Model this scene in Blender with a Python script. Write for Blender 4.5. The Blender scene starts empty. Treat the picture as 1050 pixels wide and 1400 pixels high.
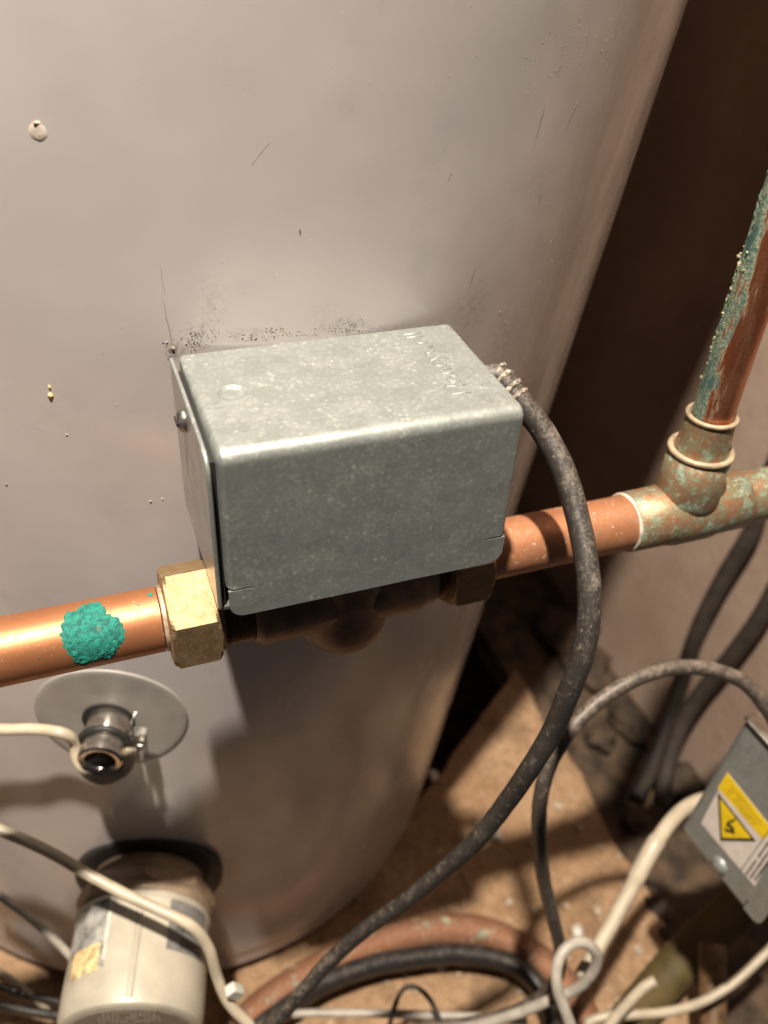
import bpy, bmesh, math, random
from mathutils import Vector, Matrix, noise
rnd = random.Random(7)
S = 0.001                                   # all sizes below are written in millimetres
scene = bpy.context.scene
col = scene.collection

# ------------------------------------------------------------------ camera
cam_d = bpy.data.cameras.new('camera'); cam = bpy.data.objects.new('camera', cam_d); col.objects.link(cam)
RW = [[0.937553, -0.173272, 0.301614], [-0.34411, -0.588705, 0.731447], [0.050823, -0.789559, -0.611567]]                                 # columns: right, down, forward
cx, cy, cz = [-31.3, -200.7, 136.9]
cam.matrix_world = Matrix(((RW[0][0], -RW[0][1], -RW[0][2], cx*S), (RW[1][0], -RW[1][1], -RW[1][2], cy*S),
                           (RW[2][0], -RW[2][1], -RW[2][2], cz*S), (0, 0, 0, 1)))
cam_d.sensor_fit = 'HORIZONTAL'; cam_d.sensor_width = 36; cam_d.lens = 40.508
cam_d.clip_start = 0.01; cam_d.clip_end = 20
cam_d.dof.use_dof = True; cam_d.dof.focus_distance = 0.285; cam_d.dof.aperture_fstop = 11.5
scene.camera = cam
# ------------------------------------------------------------------ light
world = bpy.data.worlds.new('World'); scene.world = world; world.use_nodes = True
world.node_tree.nodes['Background'].inputs[0].default_value = (0.86, 0.88, 1.0, 1)
world.node_tree.nodes['Background'].inputs[1].default_value = 0.028
ld = bpy.data.lights.new('ceiling_bulb', 'POINT'); ld.energy = 175; ld.color = (1.0, 0.90, 0.77); ld.shadow_soft_size = 0.019
lamp = bpy.data.objects.new('ceiling_bulb', ld); lamp.location = (-0.13, -0.225, 1.04); col.objects.link(lamp)
scene.view_settings.view_transform = 'Standard'; scene.view_settings.look = 'None'
scene.view_settings.exposure = 0; scene.view_settings.gamma = 1

# ------------------------------------------------------------------ node helpers
class Mat:
    def __init__(s, name):
        s.m = bpy.data.materials.new(name); s.m.use_nodes = True; s.t = s.m.node_tree
        s.b = s.t.nodes['Principled BSDF']
        tc = s.t.nodes.new('ShaderNodeTexCoord'); vm = s.t.nodes.new('ShaderNodeVectorMath'); vm.operation = 'SCALE'
        s.t.links.new(tc.outputs['Object'], vm.inputs[0]); vm.inputs['Scale'].default_value = 1000
        s.co = vm.outputs[0]                # object space in millimetres
    def link(s, v, inp):
        if hasattr(v, 'default_value'): s.t.links.new(v, inp)
        else: inp.default_value = (tuple(v)+(1,) if isinstance(v, tuple) and len(v) == 3 and inp.type == 'RGBA' else v)
    def stretch(s, x, y, z, rot=(0,0,0), loc=(0,0,0)):
        n = s.t.nodes.new('ShaderNodeMapping'); s.t.links.new(s.co, n.inputs[0])
        n.inputs['Scale'].default_value = (x, y, z); n.inputs['Rotation'].default_value = rot; n.inputs['Location'].default_value = loc
        return n.outputs[0]
    def noise(s, size, detail=3, rough=.55, co=None, dist=0):
        n = s.t.nodes.new('ShaderNodeTexNoise'); s.t.links.new(co or s.co, n.inputs['Vector'])
        n.inputs['Scale'].default_value = 1/size; n.inputs['Detail'].default_value = detail
        n.inputs['Roughness'].default_value = rough; n.inputs['Distortion'].default_value = dist
        return n.outputs['Fac']
    def vor(s, size, feature='F1', co=None, out='Distance'):
        n = s.t.nodes.new('ShaderNodeTexVoronoi'); n.feature = feature; s.t.links.new(co or s.co, n.inputs['Vector'])
        n.inputs['Scale'].default_value = 1/size; return n.outputs[out]
    def ramp(s, fac, a, b, va=0., vb=1., smooth=True):
        n = s.t.nodes.new('ShaderNodeMapRange'); n.interpolation_type = 'SMOOTHSTEP' if smooth else 'LINEAR'
        s.link(fac, n.inputs['Value'])
        for k, v in (('From Min', a), ('From Max', b), ('To Min', va), ('To Max', vb)): s.link(v, n.inputs[k])
        return n.outputs['Result']
    def math(s, op, a, b=0.):
        n = s.t.nodes.new('ShaderNodeMath'); n.operation = op; s.link(a, n.inputs[0]); s.link(b, n.inputs[1]); return n.outputs[0]
    def mix(s, f, a, b):
        n = s.t.nodes.new('ShaderNodeMix'); n.data_type = 'RGBA'
        s.link(f, n.inputs[0]); s.link(a, n.inputs[6]); s.link(b, n.inputs[7]); return n.outputs[2]
    def xyz(s, co=None):
        n = s.t.nodes.new('ShaderNodeSeparateXYZ'); s.t.links.new(co or s.co, n.inputs[0]); return n.outputs
    def normal(s):
        n = s.t.nodes.new('ShaderNodeNewGeometry'); q = s.t.nodes.new('ShaderNodeSeparateXYZ'); s.t.links.new(n.outputs['Normal'], q.inputs[0]); return q.outputs
    def bump(s, h, dist, strength=1.):
        n = s.t.nodes.new('ShaderNodeBump'); s.link(h, n.inputs['Height']); n.inputs['Distance'].default_value = dist*S
        n.inputs['Strength'].default_value = strength; s.t.links.new(n.outputs[0], s.b.inputs['Normal'])
    def set(s, **k):
        nm = dict(color='Base Color', metal='Metallic', rough='Roughness', coat='Coat Weight', coatr='Coat Roughness', spec='Specular IOR Level', sheen='Sheen Weight')
        for a, v in k.items(): s.link(v, s.b.inputs[nm[a]])
        return s.m

def plain(name, c, rough=.5, metal=0., var=.12, size=4., bump=.03):
    m = Mat(name); n = m.noise(size, 4); d = tuple(v*(1-var*2) for v in c); l = tuple(min(1, v*(1+var)) for v in c)
    m.set(color=m.mix(m.ramp(n, .3, .7), d, l), metal=metal, rough=m.ramp(n, .3, .7, rough*.85, min(1, rough*1.15)))
    m.bump(m.noise(size*.25, 3), bump); return m.m

def mat_tank(stains=()):
    m = Mat('grey_cylinder_jacket')
    big = m.noise(90, 3); cloud = m.noise(28, 5, .6); fine = m.noise(1.2, 3)
    c = m.mix(m.ramp(big, .35, .65), (.455, .412, .402), (.51, .463, .448))
    c = m.mix(m.ramp(cloud, .52, .72, 0, .35), c, (.40, .37, .375))
    x = m.xyz()
    # grimy smear marks on the right flank
    sm = m.noise(14, 5, .65, m.stretch(1, 1, .35)); right = m.ramp(x[0], 60, 190)
    c = m.mix(m.math('MULTIPLY', m.ramp(sm, .36, .62, 0, .85), right), c, (.25, .22, .205))
    fl = m.noise(1.6, 2, .5, m.stretch(1, 1, .5))
    c = m.mix(m.math('MULTIPLY', m.ramp(fl, .76, .80, 0, .6), m.ramp(sm, .45, .6)), c, (.66, .63, .58))
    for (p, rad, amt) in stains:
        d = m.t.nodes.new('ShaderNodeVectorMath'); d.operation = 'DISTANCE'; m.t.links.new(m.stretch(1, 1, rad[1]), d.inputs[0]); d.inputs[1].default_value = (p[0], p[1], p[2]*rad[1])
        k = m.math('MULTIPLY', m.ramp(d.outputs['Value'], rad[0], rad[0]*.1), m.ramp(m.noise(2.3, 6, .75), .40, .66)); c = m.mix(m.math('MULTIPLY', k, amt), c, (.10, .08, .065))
    m.set(color=c, rough=m.ramp(cloud, .3, .75, .19, .30), spec=.75)
    m.bump(m.math('ADD', m.math('MULTIPLY', m.noise(60, 2), 5.), m.math('MULTIPLY', fine, .12)), .08)
    return m.m

def mat_galv(name='galvanised_sheet', dark=0.):
    m = Mat(name)
    sp = m.vor(5.5, out='Color'); spx = m.xyz(sp)[0]
    base = m.mix(spx, (.248, .262, .246), (.284, .298, .28))
    ox = m.noise(1.5, 5, .65); big = m.noise(14, 3)
    w1 = m.vor(2.6); blobs = m.math('MULTIPLY', m.ramp(w1, .42, .10), m.ramp(m.noise(5, 3), .44, .62))
    white = m.math('MAXIMUM', m.ramp(ox, .44, .78, 0, .42), m.math('MULTIPLY', blobs, .5))
    white = m.math('MULTIPLY', white, m.ramp(big, .3, .6, .5, 1))
    scr = m.noise(1.3, 2, .5, m.stretch(1, 1, .12, (0.3, .9, .5)))
    c = m.mix(white, base, (.48, .48, .43))
    c = m.mix(m.ramp(scr, .73, .77, 0, .5), c, (.55, .55, .5))
    m.set(color=c, metal=m.ramp(white, 0, 1, .50, .20), rough=m.math('ADD', m.ramp(big, .3, .7, .42, .52), m.math('MULTIPLY', white, .22)))
    m.bump(m.math('ADD', m.math('MULTIPLY', m.noise(18, 2), 2.), m.math('ADD', m.math('MULTIPLY', ox, .22), m.math('MULTIPLY', white, .1))), .12)
    return m.m

def mat_copper(name, bright=1., dull=.3, green=0., white=0., rough=.30, seed=0.):
    m = Mat(name); off = m.stretch(1, 1, 1, (0, 0, 0), (seed, seed*2, seed*3))
    big = m.noise(16, 4, .6, off); fine = m.noise(2.2, 5, .65, off); dullc = (.62*bright, .38*bright, .27*bright) if dull > .6 else (.60*bright, .24*bright, .115*bright)
    c = m.mix(m.ramp(big, .35, .65), (.80*bright, .33*bright, .145*bright), (.74*bright, .29*bright, .125*bright))
    c = m.mix(m.ramp(fine, .35, .85, 0, dull), c, dullc)
    metal = m.ramp(big, .3, .7, .88-.35*dull, .80-.5*dull)
    gm = None
    if green:
        g = m.noise(11, 5, .7, off); gm = m.ramp(g, .60-.3*green, .76-.3*green)
        y = m.noise(5, 4, .6, off)
        gc = m.mix(m.ramp(y, .45, .6), (.12, .22, .16), (.46, .40, .25))
        gc = m.mix(m.ramp(fine, .45, .7), gc, (.27, .35, .27))
        c = m.mix(gm, c, gc); metal = m.math('MULTIPLY', metal, m.math('SUBTRACT', 1., gm))
    if white:
        w = m.noise(1.5, 4, .7, off); wm = m.ramp(w, .68-.15*white, .76-.15*white, 0, .7)
        c = m.mix(wm, c, (.72, .62, .52)); metal = m.math('MULTIPLY', metal, m.math('SUBTRACT', 1., wm))
    m.set(color=c, metal=metal, rough=m.ramp(fine, .2, .9, rough, rough+.14))
    m.bump(m.math('ADD', fine, m.math('MULTIPLY', m.noise(.5, 2), .25)), .10 if green else .022)
    return m.m

def mat_tee():
    m = Mat('stained_tee_copper'); b = m.noise(13, 5, .6); n = m.noise(4.5, 5, .68); f = m.noise(1.1, 4, .7)
    c = m.mix(m.ramp(b, .38, .62), (.36, .17, .09), (.27, .185, .11)); c = m.mix(m.ramp(n, .40, .58), c, (.26, .245, .15))
    g = m.mix(m.ramp(f, .4, .65), (.13, .20, .15), (.30, .36, .28)); gm = m.ramp(m.math('ADD', m.math('MULTIPLY', b, .5), m.math('MULTIPLY', n, .5)), .50, .60, 0, .9)
    c = m.mix(gm, c, g); pale = m.ramp(m.noise(2.4, 5, .7, m.stretch(1, 1, 1, (0, 0, 0), (40, 0, 9))), .56, .72, 0, .75); c = m.mix(pale, c, (.52, .45, .33))
    m.set(color=c, metal=m.ramp(m.math('MAXIMUM', gm, pale), 0, .8, .55, .08), rough=m.ramp(f, .3, .7, .38, .6)); m.bump(m.math('ADD', f, n), .16); return m.m

def mat_riser():
    m = Mat('streaked_riser_copper'); x, y, z = m.xyz()[0], m.xyz()[1], m.xyz()[2]
    st = m.noise(3.2, 5, .65, m.stretch(1, 1, .16)); f = m.noise(1.1, 4, .7); n = m.noise(7, 4, .6, m.stretch(1, 1, .3, (0, 0, 0), (9, 3, 1)))
    side = m.math('ADD', m.math('MULTIPLY', x, -.075), m.math('MULTIPLY', y, .055))        # + on the face turned to the cylinder
    k = m.math('ADD', side, m.math('MULTIPLY', m.math('SUBTRACT', st, .5), 1.5)); low = m.ramp(z, 66, 30, 0, .28)
    k = m.math('ADD', k, m.math('MULTIPLY', m.math('SUBTRACT', n, .5), 1.1)); gm = m.ramp(m.math('ADD', k, low), .22, .48)
    gm = m.math('MAXIMUM', gm, m.math('MULTIPLY', m.ramp(n, .60, .68), .5))
    c = m.mix(m.ramp(st, .35, .65), (.46, .15, .07), (.60, .25, .13)); c = m.mix(m.ramp(m.noise(1.2, 3, .6, m.stretch(1, 1, .12)), .66, .72, 0, .7), c, (.66, .52, .40))
    g = m.mix(m.ramp(f, .42, .6), (.07, .13, .10), (.27, .30, .21)); g = m.mix(m.ramp(n, .5, .62), g, (.05, .10, .09))
    m.set(color=m.mix(gm, c, g), metal=m.ramp(gm, 0, 1, .85, .15), rough=m.ramp(gm, 0, 1, .24, .5)); m.bump(m.math('ADD', f, st), .22); return m.m

def mat_brass():
    m = Mat('dezincified_brass'); n = m.noise(5, 4); f = m.noise(.7, 4, .7)
    c = m.mix(m.ramp(n, .35, .65), (.30, .20, .105), (.38, .26, .145)); c = m.mix(m.ramp(f, .5, .75, 0, .5), c, (.46, .34, .21))
    m.set(color=c, metal=.85, rough=m.ramp(f, .3, .7, .55, .72)); m.bump(m.math('ADD', f, m.math('MULTIPLY', n, .6)), .08); return m.m

def mat_verdigris():
    m = Mat('verdigris'); n = m.noise(2.2, 5, .65); f = m.noise(.5, 3); c = m.mix(m.ramp(n, .35, .62), (.003, .085, .066), (.008, .20, .15))
    c = m.mix(m.ramp(f, .55, .7, 0, .5), c, (.03, .30, .235)); c = m.mix(m.ramp(m.noise(3.3, 2), .66, .76, 0, .45), c, (.20, .20, .16))
    m.set(color=c, rough=.75); m.bump(m.math('ADD', n, f), .3); return m.m

def mat_flex(name, c=(.026, .022, .019), dust=(.24, .195, .155), amount=.5, rough=.5):
    m = Mat(name); n = m.noise(5, 5, .65); f = m.noise(1.2, 4, .7); nz = m.normal()[2]
    d = m.math('ADD', m.math('ADD', m.math('MULTIPLY', n, .6), m.math('MULTIPLY', f, .5)), m.math('MULTIPLY', nz, .16))
    dm = m.ramp(d, .70-.25*amount, 1.02-.2*amount, 0, .8)
    ring = m.math('MULTIPLY', m.ramp(m.vor(4.2), .16, .10), .8)
    dm = m.math('MAXIMUM', dm, m.math('MULTIPLY', ring, amount))
    m.set(color=m.mix(dm, c, dust), rough=m.ramp(dm, 0, 1, rough, .85)); m.bump(m.math('ADD', f, m.math('MULTIPLY', n, 1.)), .06); return m.m

def mat_wall():
    m = Mat('old_plaster'); n = m.noise(120, 5, .6); f = m.noise(9, 5, .6)
    c = m.mix(m.ramp(n, .35, .65), (.29, .205, .155), (.35, .255, .195)); c = m.mix(m.ramp(f, .5, .75, 0, .35), c, (.22, .15, .11))
    m.set(color=c, rough=.75); m.bump(m.math('ADD', m.math('MULTIPLY', n, 6.), f), .5); return m.m

def mat_floor():
    m = Mat('dusty_chipboard'); n = m.noise(60, 5, .6); f = m.noise(6, 5, .7); g = m.noise(1.6, 4, .7)
    c = m.mix(m.ramp(n, .35, .65), (.32, .19, .10), (.44, .28, .16)); c = m.mix(m.ramp(f, .44, .66, 0, .75), c, (.22, .13, .07))
    c = m.mix(m.ramp(g, .60, .72, 0, .6), c, (.56, .43, .31)); c = m.mix(m.ramp(m.noise(11, 3), .66, .72, 0, .7), c, (.55, .43, .32)); c = m.mix(m.ramp(m.noise(38, 4, .6), .50, .68, 0, .65), c, (.16, .095, .05))
    m.set(color=c, rough=.8); m.bump(m.math('ADD', m.math('MULTIPLY', f, 3.), g), .6); return m.m

TC = Vector([43.8, 286.4, 8.0]); AX = Vector([0.0946, -0.06565, 0.99335]).normalized()
TX = (Vector((1, 0, 0))-AX*AX.x).normalized(); TY = AX.cross(TX)
TF = Matrix(((TX.x, TY.x, AX.x, TC.x*S), (TX.y, TY.y, AX.y, TC.y*S), (TX.z, TY.z, AX.z, TC.z*S), (0, 0, 0, 1)))   # gravity frame of the cylinder
TB = TF @ Matrix.Translation((0, 0, -.508))
def toB(p): return TB.inverted() @ (Vector(p)*S) * 1000
mat_scale = Mat('green_white_scale'); _f = mat_scale.noise(1.3, 5, .7); _n = mat_scale.noise(5, 3)
mat_scale.set(color=mat_scale.mix(mat_scale.ramp(_f, .40, .62), mat_scale.mix(mat_scale.ramp(_n, .4, .6), (.05, .115, .08), (.09, .17, .12)), (.27, .31, .21)), rough=.8); mat_scale.bump(_f, .2); mat_scale = mat_scale.m
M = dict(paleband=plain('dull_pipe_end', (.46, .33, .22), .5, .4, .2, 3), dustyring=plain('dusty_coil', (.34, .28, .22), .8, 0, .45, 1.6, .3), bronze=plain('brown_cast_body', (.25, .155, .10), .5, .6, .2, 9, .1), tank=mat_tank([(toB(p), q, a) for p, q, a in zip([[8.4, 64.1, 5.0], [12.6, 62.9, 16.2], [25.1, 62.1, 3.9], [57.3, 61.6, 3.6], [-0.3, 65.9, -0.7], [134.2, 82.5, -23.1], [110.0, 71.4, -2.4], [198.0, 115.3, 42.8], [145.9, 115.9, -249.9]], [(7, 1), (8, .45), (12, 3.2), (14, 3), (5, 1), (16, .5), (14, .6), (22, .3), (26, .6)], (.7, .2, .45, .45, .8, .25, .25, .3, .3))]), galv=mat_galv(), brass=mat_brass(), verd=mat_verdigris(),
    cu_left=mat_copper('bright_copper', .54, .58, 0, .22, .40), cu_right=mat_copper('oxidised_copper', .56, .9, 0, .45, .42, 13.),
    cu_green=mat_tee(), cu_riser=mat_riser(),
    cu_floor=mat_copper('dull_copper', .33, 1.2, .2, .6, .6, 77.),
    flex=mat_flex('dusty_black_flex', amount=.5), flex2=mat_flex('dusty_brown_black_flex', (.05, .04, .033), (.26, .20, .155), .6, .4),
    flex3=mat_flex('black_flex', (.018, .016, .015), (.13, .10, .08), .25, .35), brownw=plain('plain_brown', (.036, .027, .021), .75, 0, .15, 15),
    cream=plain('cream_pvc', (.45, .38, .28), .42, 0, .08, 12), greyw=plain('grey_white_pvc', (.36, .32, .27), .45, 0, .12, 10),
    wall=mat_wall(), floor=mat_floor(), dirt=plain('rubble_dust', (.085, .055, .033), .9, 0, .35, 22, 1.2),
    disc=plain('grey_plastic', (.33, .305, .28), .42, 0, .06, 15), dark=plain('black_gap', (.012, .01, .009), .8),
    chrome=plain('chromed_tube', (.62, .56, .50), .22, .95, .15, 5), steel=plain('zinc_clip', (.38, .36, .33), .35, .9, .3, 3),
    white_ring=plain('whitened_flux_ring', (.62, .55, .46), .6, .2, .2, 4, .15), olive_ring=plain('yellowed_flux_ring', (.40, .30, .20), .55, .3, .2, 7, .15),
    cap=plain('cream_moulded_plastic', (.44, .395, .315), .38, 0, .07, 20), label_grey=plain('dark_grey_label', (.17, .165, .155), .45),
    end_grey=plain('grey_end_label', (.20, .175, .145), .4), ink=plain('black_ink', (.02, .018, .016), .5), paleink=plain('pale_ink', (.42, .36, .29), .5),
    yellow=plain('yellow_print', (.80, .55, .01), .4, 0, .05, 6, .01), brownink=plain('brown_ink', (.38, .24, .02), .5), white=plain('white_label', (.66, .58, .52), .4, 0, .05, 6, .01),
    foil=plain('silver_window', (.48, .46, .42), .3, .3, .25, 7, .3), torn=plain('torn_yellow_paper', (.70, .52, .26), .8, 0, .25, 4, .5),
    tabwhite=plain('white_plastic', (.60, .57, .50), .4), crumb=plain('plaster_crumbs', (.48, .38, .28), .9, 0, .3, 2), grime=plain('black_grime', (.06, .048, .038), .9, 0, .4, 1),
    ycrumb=plain('yellow_green_crust', (.36, .34, .20), .85, 0, .45, 1.5, .3), olive=plain('olive_lagged_pipe', (.10, .07, .022), .7, 0, .18, 30, .4), brownp=plain('brown_pipe', (.15, .085, .04), .5, 0, .3, 14),
    plate=plain('zinc_end_plate', (.52, .50, .46), .32, .9, .12, 9), tan=plain('tarnished_brass_boss', (.34, .25, .17), .5, .35, .12, 14, .1),
    rubber=plain('black_rubber', (.02, .018, .017), .55), wood=plain('dark_timber', (.20, .125, .07), .8, 0, .3, 18, .8))

# ------------------------------------------------------------------ object helpers
def tag(o, label=None, cat=None, group=None, kind=None):
    for k, v in (('label', label), ('category', cat), ('group', group), ('kind', kind)):
        if v: o[k] = v
    return o
def thing(name, label, cat, loc, mat=None, group=None):
    o = bpy.data.objects.new(name, None); col.objects.link(o); o.empty_display_size = .01
    o.matrix_world = mat if mat is not None else Matrix.Translation(Vector(loc)*S)
    return tag(o, label, cat, group)
def obj(name, vf, mat, parent=None, smooth=True, frame=None, origin=None):
    """vf = (verts in mm, faces); frame: matrix (in metres) that carries the verts to the world"""
    v, f = vf[0], vf[1]
    F = frame or Matrix.Identity(4)
    w = [F @ (Vector(p)*S) for p in v]
    pm = parent.matrix_world if parent else Matrix.Identity(4)
    if parent and parent.type != 'EMPTY' and parent.get('pm') is None: pm = parent.matrix_basis if not parent.parent else parent.parent.matrix_world @ parent.matrix_basis
    if parent:
        inv = pm.inverted(); w = [inv @ p for p in w]
    else:
        org = Vector(origin)*S if origin else Vector(((min(p.x for p in w)+max(p.x for p in w))/2, (min(p.y for p in w)+max(p.y for p in w))/2, min(p.z for p in w)))
        w = [p-org for p in w]
    me = bpy.data.meshes.new(name); me.from_pydata([tuple(p) for p in w], [], f); me.validate(); me.update()
    bm = bmesh.new(); bm.from_mesh(me); bmesh.ops.recalc_face_normals(bm, faces=bm.faces); bm.to_mesh(me); bm.free()
    if smooth:
        me.polygons.foreach_set('use_smooth', [True]*len(me.polygons))
        if smooth != 'all': me.set_sharp_from_angle(angle=math.radians(38))
    o = bpy.data.objects.new(name, me); col.objects.link(o); me.materials.append(M[mat] if isinstance(mat, str) else mat)
    if parent: o.parent = parent
    else: o.location = org
    return o
def join(*vfs):
    v, f = [], []
    for a, b in vfs:
        n = len(v); v += [tuple(p) for p in a]; f += [tuple(i+n for i in q) for q in b]
    return v, f
def basis(axis):
    a = Vector(axis).normalized(); u = a.orthogonal().normalized(); return a, u, a.cross(u)
def lathe(base, axis, prof, n=48, up=None, rfun=None):
    """prof: (distance along axis, radius) pairs; open or closed at r=0"""
    a = Vector(axis).normalized()
    u = (Vector(up)-a*Vector(up).dot(a)).normalized() if up is not None else a.orthogonal().normalized()
    w = a.cross(u); b = Vector(base); v = []; f = []
    for d, r in prof:
        for i in range(n):
            t = 2*math.pi*i/n; rr = r if rfun is None else rfun(d, t, r)
            v.append(b+a*d+(u*math.cos(t)+w*math.sin(t))*rr)
    for j in range(len(prof)-1):
        for i in range(n):
            k = (i+1) % n; f.append((j*n+i, j*n+k, (j+1)*n+k, (j+1)*n+i))
    if prof[0][1] > 0: f.append(tuple(range(n))[::-1])
    if prof[-1][1] > 0: f.append(tuple(range((len(prof)-1)*n, len(prof)*n)))
    return v, f
def ngon_prism(base, axis, up, nside, af, length, ch=1.2, phase=0., seg=1):
    """hexagonal nut with turned chamfers at both ends"""
    R = af/2/math.cos(math.pi/nside)
    def rf(d, t, r):
        q = (t+phase) % (2*math.pi/nside) - math.pi/nside
        return min(af/2/math.cos(q), r)
    K = R+.1
    return lathe(base, axis, [(0, af/2*.6), (0, af/2-.3), (ch*.45, af/2+.4+ch*.5), (ch*1.5, K), (length-ch*1.5, K), (length-ch*.45, af/2+.4+ch*.5), (length, af/2-.3), (length, af/2*.6)], 96, up, rf)
def spline(pts, step=3.):
    P = [Vector(p) for p in pts]; P = [P[0]*2-P[1]]+P+[P[-1]*2-P[-2]]; out = []
    for i in range(1, len(P)-2):
        a, b, c, d = P[i-1:i+3]; n = max(2, int((c-b).length/step))
        for k in range(n):
            t = k/n; out.append(.5*((2*b)+(c-a)*t+(2*a-5*b+4*c-d)*t*t+(3*b-a-3*c+d)*t**3))
    out.append(P[-2]); return out
def tube(pts, r, n=20, step=3., smooth=True, wob=.0, rf=None, caps=True):
    c = spline(pts, step) if smooth else [Vector(p) for p in pts]
    v = []; f = []; t0 = (c[1]-c[0]).normalized(); u = t0.orthogonal().normalized()
    for i, p in enumerate(c):
        t = (c[min(i+1, len(c)-1)]-c[max(i-1, 0)]).normalized(); u = (u-t*u.dot(t)).normalized(); w = t.cross(u)
        for k in range(n):
            a = 2*math.pi*k/n; q = u*math.cos(a)+w*math.sin(a); rr = r if rf is None else rf(i/(len(c)-1))
            if wob: rr *= 1+wob*noise.noise((p+q*rr)*.22)
            v.append(p+q*rr)
    for i in range(len(c)-1):
        for k in range(n): f.append((i*n+k, i*n+(k+1) % n, (i+1)*n+(k+1) % n, (i+1)*n+k))
    if caps: f += [tuple(range(n))[::-1], tuple(range((len(c)-1)*n, len(c)*n))]
    return v, f
def torus(c, axis, R, r, n=40, m=12, arc=1., start=0., up=None):
    a, u, w = basis(axis)
    if up is not None: u = (Vector(up)-a*Vector(up).dot(a)).normalized(); w = a.cross(u)
    v = []; f = []; c = Vector(c); closed = arc >= 1; N = n if closed else n+1
    for i in range(N):
        t = start+2*math.pi*arc*i/n; d = u*math.cos(t)+w*math.sin(t)
        for k in range(m):
            s = 2*math.pi*k/m; v.append(c+d*(R+r*math.cos(s))+a*r*math.sin(s))
    for i in range(n if closed else n):
        j = (i+1) % N
        for k in range(m): f.append((i*m+k, i*m+(k+1) % m, j*m+(k+1) % m, j*m+k))
    if not closed: f += [tuple(range(m)), tuple(range(n*m, n*m+m))]
    return v, f
def box(a, b):
    (x0, y0, z0), (x1, y1, z1) = a, b
    v = [(x, y, z) for x in (x0, x1) for y in (y0, y1) for z in (z0, z1)]
    return v, [(0, 1, 3, 2), (4, 6, 7, 5), (0, 4, 5, 1), (2, 3, 7, 6), (0, 2, 6, 4), (1, 5, 7, 3)]
def extrude(poly, o, u, w, n, t):
    """2-D outline -> slab: o + u*x + w*y, thickness t along n"""
    o, u, w, n = map(Vector, (o, u, w, n)); k = len(poly)
    v = [o+u*x+w*y for x, y in poly]+[o+u*x+w*y+n*t for x, y in poly]
    return v, [tuple(range(k)), tuple(range(k, 2*k))[::-1]]+[(i, (i+1) % k, k+(i+1) % k, k+i) for i in range(k)]
def roundpoly(poly, rs, seg=6):
    out = []; n = len(poly)
    for i, p in enumerate(poly):
        r = rs[i] if isinstance(rs, (list, tuple)) else rs
        a = Vector(poly[i-1]); b = Vector(p); c = Vector(poly[(i+1) % n])
        if r <= 0: out.append(tuple(b)); continue
        d1 = (a-b).normalized(); d2 = (c-b).normalized()
        for k in range(seg+1):
            t = k/seg; q = b+d1*r*(1-t)**2+d2*r*t**2
            out.append(tuple(q))
    return out
def blob(c, r, seed, sq=(1, 1, 1), sub=1):
    bm = bmesh.new(); bmesh.ops.create_icosphere(bm, subdivisions=sub, radius=1)
    v = []
    for p in bm.verts:
        k = 1+.45*noise.noise(p.co*1.7+Vector((seed*3.1, seed, 0))); v.append(Vector(c)+Vector((p.co.x*sq[0], p.co.y*sq[1], p.co.z*sq[2]))*r*k)
    f = [tuple(q.index for q in fc.verts) for fc in bm.faces]; bm.free(); return v, f

# ------------------------------------------------------------------ the hot water cylinder and the cupboard round it
def onT(p, off=0.):
    """point on the jacket nearest to p, and its outward normal"""
    p = Vector(p); d = p-TC; h = d.dot(AX); r = (d-AX*h).normalized(); return TC+AX*h+r*(225+off), r
PITX, PITY, PITK = 176., -137., .75                      # opening added in the boards so the shade beside the cylinder turns black
EDGE = 345.1; WALL = 469.0    # where the boards stop and where the side wall stands
obj('floor', extrude([(-500, -420)]+[(EDGE+rnd.uniform(-1.6, 1.2)+3*math.sin(k*.7), -420+k*14) for k in range(28)]+[(EDGE-(EDGE-PITX)*k/14+rnd.uniform(-1.5, 1.5), PITY+(EDGE-PITX)*(1-k/14)*PITK+rnd.uniform(-2, 2)) for k in range(15)]+[(PITX-2, PITY-1), (120, -150), (-120, -150), (-500, -60)], (0, 0, -530), (1, 0, 0), (0, 1, 0), (0, 0, 1), 20), 'floor', frame=TF, smooth=False)['kind'] = 'structure'
obj('subfloor', extrude([(EDGE+.5, -420), (WALL-.5, -420), (WALL-.5, 329), (EDGE+.5, 329)], (0, 0, -552), (1, 0, 0), (0, 1, 0), (0, 0, 1), 20), 'dirt', frame=TF, smooth=False)['kind'] = 'structure'
obj('added_pit_floor', extrude([(-500, -420), (WALL, -420), (WALL, 360), (-500, 360)], (0, 0, -780), (1, 0, 0), (0, 1, 0), (0, 0, 1), 20), 'dirt', frame=TF, smooth=False)['kind'] = 'structure'  # added deep bottom of the opening, keeps the shade wedge dark
obj('side_wall', box((WALL, -420, -760), (WALL+40, 400, 900)), 'wall', frame=TF, smooth=False)['kind'] = 'structure'
obj('back_wall', box((-500, 330, -760), (WALL-.5, 360, 900)), 'wall', frame=TF, smooth=False)['kind'] = 'structure'

cyl = thing('hot_water_cylinder', 'large grey jacketed hot water cylinder filling the left of the cupboard', 'water tank', None, TB)
N = 256
prof = [(h, 225) for h in range(0, 1200, 60)]
obj('jacket', lathe((0, 0, 31), (0, 0, 1), [(0, 224.9)]+[(2, 225)]+[(h, 225) for h in range(60, 1300, 60)], N), 'tank', cyl, 'all', TB)
obj('base_rim', lathe((0, 0, 12), (0, 0, 1), [(0, 223.2), (1, 224.2), (18.4, 224.2), (18.4, 223)], N), 'tank', cyl, True, TB)
obj('base_plinth', lathe((0, 0, 0), (0, 0, 1), [(0, 205), (11.9, 205)], 96), 'dark', cyl, True, TB)

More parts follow.
